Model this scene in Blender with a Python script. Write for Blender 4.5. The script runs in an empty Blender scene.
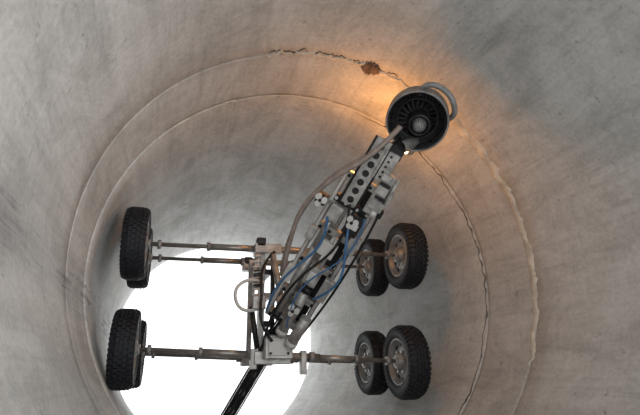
import bpy, bmesh, math, random
from mathutils import Matrix, Vector, noise
random.seed(4)
S=bpy.context.scene
COL=bpy.context.collection
# ---------------------------------------------------------------- materials
def mat(name,col,rough=.5,metal=0.,var=.15,scale=25,bump=.0,emit=None):
    m=bpy.data.materials.new(name);m.use_nodes=True
    nt=m.node_tree;b=nt.nodes['Principled BSDF']
    b.inputs['Roughness'].default_value=rough;b.inputs['Metallic'].default_value=metal
    tc=nt.nodes.new('ShaderNodeTexCoord');n=nt.nodes.new('ShaderNodeTexNoise')
    n.inputs['Scale'].default_value=scale;n.inputs['Detail'].default_value=6
    nt.links.new(tc.outputs['Object'],n.inputs['Vector'])
    r=nt.nodes.new('ShaderNodeValToRGB')
    r.color_ramp.elements[0].position=.3;r.color_ramp.elements[1].position=.7
    r.color_ramp.elements[0].color=tuple(c*(1-var) for c in col)+(1,)
    r.color_ramp.elements[1].color=tuple(min(1,c*(1+var)) for c in col)+(1,)
    nt.links.new(n.outputs['Fac'],r.inputs['Fac']);nt.links.new(r.outputs['Color'],b.inputs['Base Color'])
    if bump:
        bp=nt.nodes.new('ShaderNodeBump');bp.inputs['Strength'].default_value=bump;bp.inputs['Distance'].default_value=.01
        nt.links.new(n.outputs['Fac'],bp.inputs['Height']);nt.links.new(bp.outputs['Normal'],b.inputs['Normal'])
    if emit:
        b.inputs['Emission Color'].default_value=emit[0]+(1,);b.inputs['Emission Strength'].default_value=emit[1]
    return m
RUB=mat('tyre_rubber',(.009,.011,.016),.7,0,.4,60,.2)
RIM=mat('rim_grey_steel',(.28,.28,.28),.5,.3,.3,20)
STEEL=mat('brushed_steel',(.36,.34,.32),.38,.7,.25,40)
ALU=mat('aluminium',(.45,.44,.425),.42,.45,.35,30)
BLK=mat('black_anodised',(.020,.020,.022),.4,.3,.4,40)
DRK=mat('dark_recess',(.012,.012,.012),.6,0,.4,40)
WHT=mat('white_plastic',(.66,.65,.63),.4,0,.08,20)
BLU=mat('blue_hose',(.06,.17,.36),.35,0,.2,20)
TAN=mat('tan_rubber_hose',(.31,.25,.22),.45,0,.2,20)
LAMP=mat('hot_lamp',(1,.7,.4),.4,0,.05,20,0,((1.,.62,.28),25))
MORT=mat('joint_mortar',(.56,.525,.46),.9,0,.25,14,.6)
RUST=mat('rust_stain',(.14,.09,.07),.9,0,.5,30,.6)
CRK=mat('crack_dark',(.11,.095,.08),.95,0,.5,30,.4)

def concrete():
    m=bpy.data.materials.new('concrete');m.use_nodes=True;nt=m.node_tree;b=nt.nodes['Principled BSDF']
    N=nt.nodes.new;Lk=nt.links.new
    b.inputs['Roughness'].default_value=.8
    tc=N('ShaderNodeTexCoord')
    def noi(scale,sv=(1,1,1),det=6,rough=.6,dist=0.):
        mp=N('ShaderNodeMapping');mp.inputs['Scale'].default_value=sv;Lk(tc.outputs['Object'],mp.inputs['Vector'])
        n=N('ShaderNodeTexNoise');n.inputs['Scale'].default_value=scale;n.inputs['Detail'].default_value=det;n.inputs['Roughness'].default_value=rough
        n.inputs['Distortion'].default_value=dist
        Lk(mp.outputs['Vector'],n.inputs['Vector']);return n.outputs['Fac']
    def ramp(f,p0,c0,p1,c1):
        r=N('ShaderNodeValToRGB');e=r.color_ramp.elements
        e[0].position=p0;e[0].color=c0+(1,);e[1].position=p1;e[1].color=c1+(1,);Lk(f,r.inputs['Fac']);return r.outputs['Color']
    def mul(a,c,f=1.):
        x=N('ShaderNodeMix');x.data_type='RGBA';x.blend_type='MULTIPLY'
        if isinstance(f,float):x.inputs['Factor'].default_value=f
        else:Lk(f,x.inputs['Factor'])
        Lk(a,x.inputs['A']);Lk(c,x.inputs['B']);return x.outputs['Result']
    def rng(v,a,bb):
        r=N('ShaderNodeMapRange');r.interpolation_type='SMOOTHSTEP';r.inputs['From Min'].default_value=a;r.inputs['From Max'].default_value=bb
        Lk(v,r.inputs['Value']);return r.outputs['Result']
    def mth(a,c,op='MULTIPLY'):
        x=N('ShaderNodeMath');x.operation=op;Lk(a,x.inputs[0]);Lk(c,x.inputs[1]);return x.outputs[0]
    big=ramp(noi(1.8,dist=.6),.32,(.535,.525,.505),.68,(.635,.635,.628))
    blot=ramp(noi(4,(1,.6,1),9,.75,.8),.38,(.77,.765,.755),.55,(1,1,1))
    strk=ramp(noi(9,(1,.12,1),5,.7),.33,(.85,.85,.85),.58,(1,1,1))
    strk2=ramp(noi(30,(1,.05,1),4,.7),.30,(.80,.80,.81),.50,(1,1,1))
    ring=ramp(noi(4,(.25,5,.25),4),.3,(.92,.92,.92),.65,(1,1,1))
    fine=ramp(noi(60),.32,(.82,.82,.82),.60,(1,1,1))
    spots=ramp(noi(28,(1,1,1),3),.27,(.50,.49,.47),.35,(1,1,1))
    c=mul(mul(mul(mul(mul(mul(big,blot),strk),strk2,.65),ring),fine,.9),spots,.7)
    # dark tyre scuff track along the left wall
    sp=N('ShaderNodeSeparateXYZ');Lk(tc.outputs['Object'],sp.inputs[0])
    band=mth(mth(rng(sp.outputs['Z'],-.26,-.16),rng(sp.outputs['Z'],.02,-.10)),rng(sp.outputs['X'],-.6,-.8))
    lines=rng(noi(34,(1,.035,1),3,.6),.50,.60)
    brk=rng(noi(6,(1,.5,1),4,.6),.40,.55)
    sc=ramp(mth(mth(band,lines),brk),0,(1,1,1),1,(.48,.49,.52))
    haze=ramp(mth(band,rng(noi(5,(1,.3,1)),.35,.65)),0,(1,1,1),1,(.80,.81,.83))
    c=mul(mul(c,sc),haze)
    Lk(c,b.inputs['Base Color'])
    bp=N('ShaderNodeBump');bp.inputs['Strength'].default_value=.35;bp.inputs['Distance'].default_value=.005
    Lk(noi(45),bp.inputs['Height']);Lk(bp.outputs['Normal'],b.inputs['Normal'])
    return m
CONC=concrete()
# ---------------------------------------------------------------- helpers
def link(me,name,mats,parent=None,mtx=None,smooth=False):
    o=bpy.data.objects.new(name,me);COL.objects.link(o)
    for m in mats: me.materials.append(m)
    if parent is not None:
        o.parent=parent;o.matrix_parent_inverse=Matrix(eval(parent['_m'])).inverted()
    return o
def empty(name,loc):
    e=bpy.data.objects.new(name,None);COL.objects.link(e);e.location=loc;e.empty_display_size=.1
    e['_m']=repr([list(r) for r in Matrix.Translation(loc)]);return e
def bm_box(bm,c,s,mtx=Matrix(),bev=.0,mi=0):
    g=bmesh.ops.create_cube(bm,size=1,matrix=mtx@Matrix.Translation(c)@Matrix.Diagonal((s[0],s[1],s[2],1)))
    vs=g['verts'];fs=set(f for v in vs for f in v.link_faces)
    for f in fs:f.material_index=mi
    if bev:
        es=list(set(e for v in vs for e in v.link_edges))
        r=bmesh.ops.bevel(bm,geom=es,offset=bev,segments=1,affect='EDGES',profile=.5)
        for f in r['faces']:f.material_index=mi
def bm_cyl(bm,p0,p1,r,mtx=Matrix(),seg=20,mi=0,r2=None):
    p0=Vector(p0);p1=Vector(p1);d=p1-p0
    q=d.to_track_quat('Z','Y').to_matrix().to_4x4()
    g=bmesh.ops.create_cone(bm,cap_ends=True,segments=seg,radius1=r,radius2=r if r2 is None else r2,depth=d.length,matrix=mtx@Matrix.Translation((p0+p1)/2)@q)
    for f in set(f for v in g['verts'] for f in v.link_faces):
        f.material_index=mi
        if len(f.verts)==4:f.smooth=True
def bm_lathe(bm,prof,axis='X',seg=64,mtx=Matrix(),mi=0,closed=False,smooth=True):
    rings=[]
    for i in range(seg):
        a=2*math.pi*i/seg
        rings.append([bm.verts.new(mtx@Vector((x,r*math.cos(a),r*math.sin(a)))) for x,r in prof])
    n=len(prof)
    for i in range(seg):
        A=rings[i];B=rings[(i+1)%seg]
        for j in range(n if closed else n-1):
            k=(j+1)%n
            f=bm.faces.new((A[j],A[k],B[k],B[j]));f.material_index=mi;f.smooth=smooth
def finish(bm,name,mats,parent):
    bmesh.ops.recalc_face_normals(bm,faces=bm.faces)
    me=bpy.data.meshes.new(name);bm.to_mesh(me);bm.free();return link(me,name,mats,parent)
def tube(name,pts,r,m,parent,mtx=Matrix()):
    cu=bpy.data.curves.new(name,'CURVE');cu.dimensions='3D';cu.bevel_depth=r;cu.bevel_resolution=4;cu.use_fill_caps=True
    s=cu.splines.new('NURBS');s.points.add(len(pts)-1);s.order_u=4;s.use_endpoint_u=True;s.resolution_u=10
    for p,q in zip(s.points,pts):
        v=mtx@Vector(q);p.co=(v.x,v.y,v.z,1)
    return link(cu,name,[m],parent)
# ---------------------------------------------------------------- pipe (axis = +Y, inner radius 1 m)
Y0,D1,D2,Y1=-.48,1.8485,2.2153,5.2
def bend(y):  # far pipe is laid with a slight angular deflection
    return max(0,(y-D2))/(Y1-D2)
def pipe_section(bm,y0,y1,r0,r1,rout=1.16,seg=160):
    lip=.005
    prof=[(y0,rout),(y0,r0+lip),(y0+lip,r0),]
    n=24
    for i in range(1,n):prof.append((y0+lip+(y1-y0-2*lip)*i/n,r0+(r1-r0)*i/n))
    prof+=[(y1-lip,r1),(y1,r1+lip),(y1,rout)]
    M=Matrix(((0,1,0,0),(1,0,0,0),(0,0,1,0),(0,0,0,1)))
    bm_lathe(bm,prof,seg=seg,mtx=M,closed=True)
bm=bmesh.new()
pipe_section(bm,Y0,D1-.001,1.0,1.0)
pipe_section(bm,D1+.001,D2-.0015,1.0,1.0)
pipe_section(bm,D2+.0015,Y1,.993,1.0)
for v in bm.verts:
    k=bend(v.co.y);v.co.x-=.18*k;v.co.z-=.13*k
pipe=finish(bm,'concrete_pipe',[CONC],None)
pipe['_m']=repr([list(r) for r in Matrix()])
def ribbon(name,ydef,th0,th1,wf,m,h=.008,seed=0,n=260,R=1.0,amp=.012,parent=None):
    bm=bmesh.new();prev=None
    for i in range(n+1):
        t=i/n;th=math.radians(th0+(th1-th0)*t)
        y=ydef+amp*noise.noise(Vector((t*14,seed,0)))+amp*.5*noise.noise(Vector((t*60,seed,3)))
        w=wf(t)*(1+.7*noise.noise(Vector((t*26,seed,7)))+.45*noise.noise(Vector((t*110,seed,9))))
        w=max(w,.0012)
        e=min(1,t*25,(1-t)*25);w*=max(e,.1)
        row=[]
        for k,(a,hh) in enumerate(((-1,-.004),(-.75,h*.7),(0,h),(.75,h*.7),(1,-.004))):
            hh2=hh*(1+.5*noise.noise(Vector((t*80,k,seed)))) if hh>0 else hh
            r=R-hh2
            row.append(bm.verts.new((r*math.cos(th),y+a*w/2,r*math.sin(th))))
        if prev:
            for k in range(4):
                f=bm.faces.new((prev[k],prev[k+1],row[k+1],row[k]));f.smooth=True
        prev=row
    return finish(bm,name,[m],parent)
ribbon('mortar_bead_top',D1-.005,108,66,lambda t:.028,MORT,.007,1,parent=pipe,amp=.03)
ribbon('crack_top',D1-.022,107,69,lambda t:.0055,CRK,.004,8,parent=pipe,amp=.03)
ribbon('mortar_repair_side',D1+.004,52,-26,lambda t:.060*(1-.5*t),MORT,.006,2,parent=pipe,amp=.02)
ribbon('rust_patch',D1-.004,79.8,74.2,lambda t:.10*math.sin(math.pi*min(1,max(0,t*.9+.05)))**.8,RUST,.010,4,n=60,parent=pipe,amp=.03)
ribbon('joint_crack',D2+.01,74,-60,lambda t:.0068,CRK,.002,5,R=.9925,amp=.02,parent=pipe)
ribbon('joint_mortar_thin',D2,135,76,lambda t:.004,MORT,.002,6,R=.994,parent=pipe)
# ---------------------------------------------------------------- robot
root=empty('pipe_inspection_robot',(-.14,2.75,-.1))
def wheel(name,c,flip,R=.2):
    bm=bmesh.new();M=Matrix.Translation(c)@Matrix.Diagonal((-1 if flip else 1,1,1,1))@Matrix.Scale(R/.2,4)
    tp=[(-.042,.124),(-.054,.135),(-.060,.155),(-.058,.175),(-.046,.190),(-.02,.194),(.02,.194),(.046,.190),(.058,.175),(.060,.155),(.054,.135),(.042,.124),(.03,.118),(-.03,.118)]
    bm_lathe(bm,tp,seg=72,mtx=M,mi=0,closed=True)
    n=44
    for i in range(n):
        a=2*math.pi*i/n
        for x,off,w in ((-.019,0,.015),(0,.5,.015),(.019,0,.015)):
            Rm=Matrix.Rotation(a+off*2*math.pi/n,4,'X')
            bm_box(bm,(x,0,.1965),(w,.021,.009),M@Rm,0,0)
        for sx in (-1,1):
            Rm=Matrix.Rotation(a+math.pi/n,4,'X')
            bm_box(bm,(sx*.043,0,.1905),(.026,.018,.012),M@Rm@Matrix.Translation((sx*.043,0,.1905))@Matrix.Rotation(sx*.45,4,'Y')@Matrix.Translation((-sx*.043,0,-.1905)),0,0)
            bm_box(bm,(sx*.0575,0,.173),(.006,.012,.02),M@Rm,0,0)
    for sx in (-1,1):
        rp=[(sx*.040,.128),(sx*.052,.129),(sx*.055,.121),(sx*.048,.116),(sx*.030,.112),(sx*.020,.100),(sx*.022,.088),(sx*.030,.072),(sx*.030,.048),(sx*.038,.043),(sx*.058,.040),(sx*.060,.030),(sx*.060,.001)]
        bm_lathe(bm,rp,seg=48,mtx=M,mi=1)
        for k in range(6):
            a=2*math.pi*k/6
            p=(sx*.030,.060*math.cos(a),.060*math.sin(a))
            bm_cyl(bm,p,(sx*.040,p[1],p[2]),.007,M,8,2)
        for k in range(10):
            a=2*math.pi*(k+.5)/10
            p=(sx*.015,.094*math.cos(a),.094*math.sin(a))
            bm_cyl(bm,p,(sx*.0245,p[1],p[2]),.011,M,12,3)
    return finish(bm,name,[RUB,RIM,STEEL,DRK],root)
YN,YF=2.55,3.03
WL=[('wheel_upper_near',(-.837,YN,.197),(.690,YN,.207)),('wheel_upper_far',(-.848,YF,.232),(.68,YF,.235)),
    ('wheel_lower_near',(-.835,YN,-.326),(.645,YN,-.402)),('wheel_lower_far',(-.83,YF,-.330),(.64,YF,-.395))]
for nm,a,b in WL:
    wheel(nm+'_a',a,False,.188);wheel(nm+'_b',b,True,.198)
    bm=bmesh.new();A=Vector(a);B=Vector(b);D=B-A
    def P(t):return A+D*t
    bm_cyl(bm,P(.03),P(.97),.0115,mi=0)
    bm_cyl(bm,P(.24),P(.42),.018,mi=0);bm_cyl(bm,P(.42),P(.66),.020,mi=0);bm_cyl(bm,P(.66),P(.80),.016,mi=0)
    for t in (.04,.075,.24,.80,.925,.96):
        bm_cyl(bm,P(t-.006),P(t+.006),.024,mi=1)
    for t in (.41,.46,.63):
        bm_cyl(bm,P(t-.009),P(t+.009),.027,mi=1)
    finish(bm,nm.replace('wheel','axle'),[STEEL,RIM],root)
# chassis mast
bm=bmesh.new()
for y in (YN+.02,YF-.03):
    bm_box(bm,(-.175,y,-.06),(.028,.03,.60),bev=.003,mi=0)
    bm_box(bm,(-.115,y,-.06),(.022,.03,.58),bev=.003,mi=1)
for z in (-.34,-.20,-.05,.08,.20):
    bm_box(bm,(-.145,(YN+YF)/2,z),(.05,YF-YN-.04,.03),bev=.003,mi=1 if z in(-.2,.08) else 0)
for y in (YN,YF):
    bm_box(bm,(-.15,y,.20),(.15,.07,.055),bev=.004,mi=0)
    bm_box(bm,(-.19,y-.01,.235),(.05,.05,.05),bev=.004,mi=1)
    bm_box(bm,(-.12,y,-.375),(.19,.08,.065),bev=.004,mi=0)
bm_box(bm,(-.10,YN-.04,-.325),(.145,.12,.12),bev=.006,mi=0)
bm_box(bm,(-.10,YN-.105,-.325),(.11,.012,.085),bev=.003,mi=2)
bm_box(bm,(-.10,YN-.03,-.25),(.10,.08,.03),bev=.004,mi=1)
for sx in (-1,1):
    for sz in (-1,1):bm_cyl(bm,(-.10+sx*.045,YN-.11,-.325+sz*.032),(-.10+sx*.045,YN-.12,-.325+sz*.032),.007,seg=8,mi=1)
bm_box(bm,(.05,YN,-.40),(.03,.05,.12),bev=.003,mi=0)
bm_box(bm,(-.215,YN,-.38),(.03,.06,.10),bev=.003,mi=2)
bm_cyl(bm,(-.215,YN-.03,.17),(-.235,YN-.03,-.12),.010,mi=0)
bm_cyl(bm,(-.235,YN-.03,-.12),(-.20,YN-.03,-.33),.014,mi=1)
bm_box(bm,(-.205,YN-.02,.03),(.05,.05,.09),bev=.005,mi=1)
bm_box(bm,(-.20,YN-.04,-.10),(.07,.05,.07),bev=.005,mi=0)
bm_cyl(bm,(-.13,YN-.05,.16),(-.08,YN-.07,-.10),.017,mi=0)
bm_cyl(bm,(-.09,YN-.06,-.06),(-.07,YN-.08,-.22),.024,mi=2)
for i in range(9):
    z=.15-i*.03
    bm_cyl(bm,(-.235,YN-.04,z),(-.19,YN-.04,z+.006),.006,seg=8,mi=2)
finish(bm,'chassis_frame',[ALU,BLK,WHT],root)
# boom -----------------------------------------------------
L=Vector((-.215,2.8,-.61));T=Vector((.265,1.75,.446))
Yb=(T-L).normalized();Zb=Vector((-.617,-2.275,-.365));Zb=(Zb-Yb*Zb.dot(Yb)).normalized();Xb=Yb.cross(Zb)
BM=Matrix((( Xb.x,Yb.x,Zb.x,L.x),(Xb.y,Yb.y,Zb.y,L.y),(Xb.z,Yb.z,Zb.z,L.z),(0,0,0,1)))
bm=bmesh.new()
def b(c,s,mi=0,bev=.003,rz=0):bm_box(bm,(0,0,0),s,BM@Matrix.Translation(c)@Matrix.Rotation(rz,4,'Z'),bev,mi)
def c(p,q,r,mi=0,seg=20,r2=None):bm_cyl(bm,p,q,r,BM,seg,mi,r2)
b((-.045,.22,0),(.06,.74,.05),1);b((-.081,.22,.0),(.008,.74,.062),1);b((-.010,.22,.0),(.008,.74,.062),0)
for i in range(4):b((-.045,-.06+i*.14,.027),(.025,.03,.006),0,.001)
c((-.045,-.10,.035),(-.045,.4,.035),.009,1)
b((-.148,1.0,0),(.022,.84,.05),0);b((.045,1.0,0),(.024,.92,.05),1);b((.045,1.0,.028),(.018,.90,.010),0)
b((-.148,1.0,.028),(.012,.82,.008),2)
b((-.09,1.0,-.03),(.07,.80,.012),0);b((.0,.98,-.03),(.06,.8,.012),1)
for y,mi in ((.58,0),(.74,0),(.93,0),(1.12,0),(1.28,1),(1.40,0)):
    b((-.05,y,.0),(.21,.035,.045),mi)
    for x in (-.13,-.08,-.02,.03):c((x,y,.022),(x,y,.031),.008,2 if mi==1 else 1,8)
c((-.03,.55,.045),(-.03,.80,.045),.026,0);c((-.03,.80,.045),(-.03,.83,.045),.030,1);c((-.03,.83,.045),(-.03,1.12,.045),.010,0)
c((.04,.52,.05),(.04,.68,.05),.028,0);c((.04,.50,.05),(.04,.53,.05),.031,2)
c((-.10,.62,.045),(-.10,1.02,.045),.020,0);c((-.10,1.02,.045),(-.10,1.2,.045),.009,0);c((-.10,.60,.045),(-.10,.63,.045),.024,1)
c((-.03,.53,.045),(-.03,.555,.045),.031,2)
b((-.04,.90,.06),(.07,.10,.045),0);b((-.04,.90,.087),(.04,.05,.012),2)
b((-.045,1.05,.055),(.08,.07,.04),2);b((.045,.86,.05),(.05,.12,.04),0);b((.045,1.13,.05),(.05,.09,.045),0)
b((-.145,.84,.045),(.045,.09,.04),2);b((-.15,1.08,.045),(.04,.07,.04),0)
b((.0,1.22,.06),(.07,.10,.05),1);b((.0,1.22,.088),(.05,.03,.012),2)
b((-.10,1.22,.05),(.06,.08,.04),0)
# gripper / clamp blocks on the right of the head end
b((.03,1.40,.045),(.06,.20,.045),0)
b((.04,1.355,.075),(.07,.045,.03),0);b((.03,1.425,.075),(.055,.04,.03),0);b((.02,1.485,.07),(.045,.03,.03),0)
b((.04,1.39,.072),(.05,.012,.02),1,.001);b((.03,1.455,.07),(.05,.012,.02),1,.001)
b((.075,1.40,.04),(.022,.09,.05),0);b((.075,1.32,.03),(.03,.04,.04),1)
c((.07,1.36,.06),(.07,1.50,.06),.008,0);c((.05,1.30,.07),(.05,1.34,.07),.016,2)
# perforated plate
b((-.071,1.45,.03),(.075,.34,.014),0)
for sx in (-.112,-.030):b((sx,1.45,.035),(.010,.34,.022),1)
for i in range(7):c((-.071,1.31+i*.046,.036),(-.071,1.31+i*.046,.0385),.016,1,16)
b((-.01,1.52,.02),(.07,.14,.05),0);b((-.03,1.59,.0),(.12,.05,.06),1)
for k in range(5):c((-.01,1.47+k*.025,.045),(-.01,1.47+k*.025,.052),.006,1,8)
for cx,cy in ((-.185,1.25),(-.012,1.235),(-.035,.70)):
    b((cx,cy,.05),(.05,.05,.05),1)
    for k in range(3):
        a=k*2.094+.4
        c((cx+.018*math.cos(a),cy+.018*math.sin(a),.07),(cx+.018*math.cos(a),cy+.018*math.sin(a),.10),.014,2,12)
    c((cx,cy,.07),(cx,cy,.103),.008,1,10)
b((-.165,1.25,.03),(.06,.02,.02),0)
finish(bm,'boom_arm',[ALU,BLK,WHT],root)
def bt(name,pts,r,m):return tube(name,pts,r,m,root,BM)
bt('tan_hose',[(-.045,1.70,.03),(-.06,1.63,.05),(-.09,1.52,.07),(-.17,1.40,.08),(-.225,1.27,.07),(-.25,1.12,.05),(-.215,.97,.04),(-.19,.86,.03),(-.15,.76,.02),(-.14,.68,.0)],.0115,TAN)
bt('tan_hose_return',[(-.04,1.70,.0),(-.08,1.58,.03),(-.14,1.47,.05),(-.205,1.36,.05),(-.235,1.2,.03),(-.24,1.02,.02),(-.22,.90,.02),(-.18,.78,.0)],.007,TAN)
bt('blue_hose_left',[(-.15,.60,.05),(-.17,.72,.08),(-.15,.86,.09),(-.10,.98,.10),(-.07,1.10,.10),(-.12,1.2,.09)],.006,BLU)
bt('blue_hose_right',[(.02,.80,.07),(.08,.90,.10),(.085,1.02,.11),(.03,1.10,.11),(-.01,1.2,.09)],.006,BLU)
bt('blue_hose_mid',[(-.02,.60,.09),(-.07,.75,.10),(-.05,.90,.11),(.02,1.0,.10),(.07,1.15,.09),(.03,1.28,.09)],.004,BLU)
bt('black_cable',[(-.04,.3,.04),(-.11,.5,.06),(-.12,.7,.08),(-.08,.95,.10),(.02,1.12,.10),(-.06,1.3,.08)],.006,BLK)
bt('black_cable_side',[(.06,.55,.03),(.09,.8,.04),(.09,1.1,.04),(.08,1.3,.05),(.05,1.5,.05)],.006,BLK)
tube('white_hose_loop',[(-.17,2.52,.01),(-.24,2.5,.03),(-.32,2.5,-.0),(-.335,2.5,-.09),(-.28,2.5,-.16),(-.20,2.5,-.13)],.009,WHT,root)
tube('black_cable_chassis',[(-.12,2.5,.18),(-.22,2.46,.08),(-.17,2.44,-.08),(-.22,2.46,-.2),(-.14,2.42,-.30)],.007,BLK,root)
# head -----------------------------------------------------
C=Vector((.37,1.7,.615));ax=Vector((.42,.60,.69)).normalized()
q=ax.to_track_quat('X','Z').to_matrix().to_4x4();HM=Matrix.Translation(C)@q
bm=bmesh.new()
bm_lathe(bm,[(.03,.130),(.0,.133),(-.005,.135),(-.005,.139),(.004,.143),(.04,.143),(.045,.137),(.075,.137),(.08,.143),(.10,.143),(.13,.128),(.155,.09),(.16,.001)],seg=64,mtx=HM,mi=0)
bm_lathe(bm,[(.0,.133),(.006,.124),(.05,.116),(.055,.096),(.07,.092),(.085,.07),(.095,.05),(.095,.001)],seg=64,mtx=HM,mi=1)
for i in range(48):
    a=2*math.pi*i/48
    bm_box(bm,(.03,0,.1165),(.045,.004,.006),HM@Matrix.Rotation(a,4,'X'),0,1)
for i in range(20):
    a=2*math.pi*i/20
    bm_box(bm,(.072,0,.07),(.012,.005,.045),HM@Matrix.Rotation(a,4,'X')@Matrix.Rotation(.15,4,'Z'),0,1)
bm_lathe(bm,[(.06,.098),(.052,.094),(.06,.088)],seg=48,mtx=HM,mi=1)
dn=HM.to_3x3().inverted()@Vector((.15,0,-1));dn=Vector((0,dn.y,dn.z)).normalized()*.03
HH=HM@Matrix.Translation(dn)
bm_lathe(bm,[(.09,.062),(.05,.056),(.036,.048),(.04,.040),(.06,.036)],seg=40,mtx=HH,mi=1)
bm_lathe(bm,[(.07,.034),(.035,.031),(.028,.024),(.032,.016),(.026,.010),(.026,.001)],seg=32,mtx=HH,mi=0)
for i in range(14):
    a=2*math.pi*i/14
    bm_box(bm,(.031,0,.026),(.008,.004,.012),HH@Matrix.Rotation(a,4,'X'),0,2)
finish(bm,'rotary_head',[RIM,BLK,DRK,WHT],root)
h=lambda x,y,z:HM@Vector((x,y,z))
def ht(name,pts,r,m):return tube(name,pts,r,m,root,HM)
U=HM.to_3x3().inverted()@Vector((0,0,1));Rr=HM.to_3x3().inverted()@Vector((.80,-.35,-.1))
U=Vector((0,U.y,U.z)).normalized();Rr=Vector((0,Rr.y,Rr.z)).normalized()
def hp(x,u,r):return Vector((x,0,0))+U*u+Rr*r
ht('hoop_handle',[hp(.06,.12,.03),hp(.03,.165,.05),hp(.02,.175,.10),hp(.02,.14,.155),hp(.02,.08,.18),hp(.03,.02,.17),hp(.06,-.0,.13)],.013,RIM)
bm=bmesh.new()
tip=BM@Vector((-.03,1.58,.0))
low=h(*hp(.06,-.12,-.03))
bm_cyl(bm,tip,low,.028,mi=0);bm_cyl(bm,tip,tip+(low-tip)*.35,.038,mi=1)
bm_cyl(bm,h(*hp(.10,-.11,-.10)),h(*hp(.02,-.155,-.05)),.02,mi=0)
finish(bm,'head_bracket',[ALU,BLK],root)
bm=bmesh.new()
lp=h(*hp(.0,-.145,-.075))
bmesh.ops.create_uvsphere(bm,u_segments=16,v_segments=10,radius=.012,matrix=Matrix.Translation(lp))
finish(bm,'torch_flame_tip',[LAMP],root)
ld=bpy.data.lights.new('torch_light','POINT');ld.energy=6;ld.color=(1.,.40,.09);ld.shadow_soft_size=.04
lo=bpy.data.objects.new('torch_light',ld);COL.objects.link(lo);lo.location=(.315,2.02,.67);lo.parent=root;lo.matrix_parent_inverse=Matrix.Translation((-.14,2.75,-.1)).inverted()
# ---------------------------------------------------------------- world
w=bpy.data.worlds.new('overcast_sky');S.world=w;w.use_nodes=True
bg=w.node_tree.nodes['Background'];bg.inputs[0].default_value=(.965,.995,1,1);bg.inputs[1].default_value=1.95
sd=bpy.data.lights.new('hazy_sun','SUN');sd.energy=2.7;sd.angle=math.radians(45);sd.color=(.97,.995,1)
so=bpy.data.objects.new('hazy_sun',sd);COL.objects.link(so);so.location=(2,-4,1)
so.rotation_euler=Vector((-.64,.76,.10)).to_track_quat('-Z','Y').to_euler()
# ---------------------------------------------------------------- camera
vx,vy,f,ox,oz=172.0364,374.4055,474.5871,-.6072,-.4471
A=Vector((vx-320,-(vy-207.5),-f)).normalized()
X=Vector((1,-.08,0));X.z=-(X.x*A.x+X.y*A.y)/A.z;X.normalize();Z=X.cross(A)
cd=bpy.data.cameras.new('camera');cd.sensor_width=36;cd.lens=f/640*36;cd.clip_start=.02
co=bpy.data.objects.new('camera',cd);COL.objects.link(co)
co.matrix_world=Matrix(((X[0],X[1],X[2],ox),(A[0],A[1],A[2],0),(Z[0],Z[1],Z[2],oz),(0,0,0,1)))
S.camera=co
S.view_settings.view_transform='Standard'
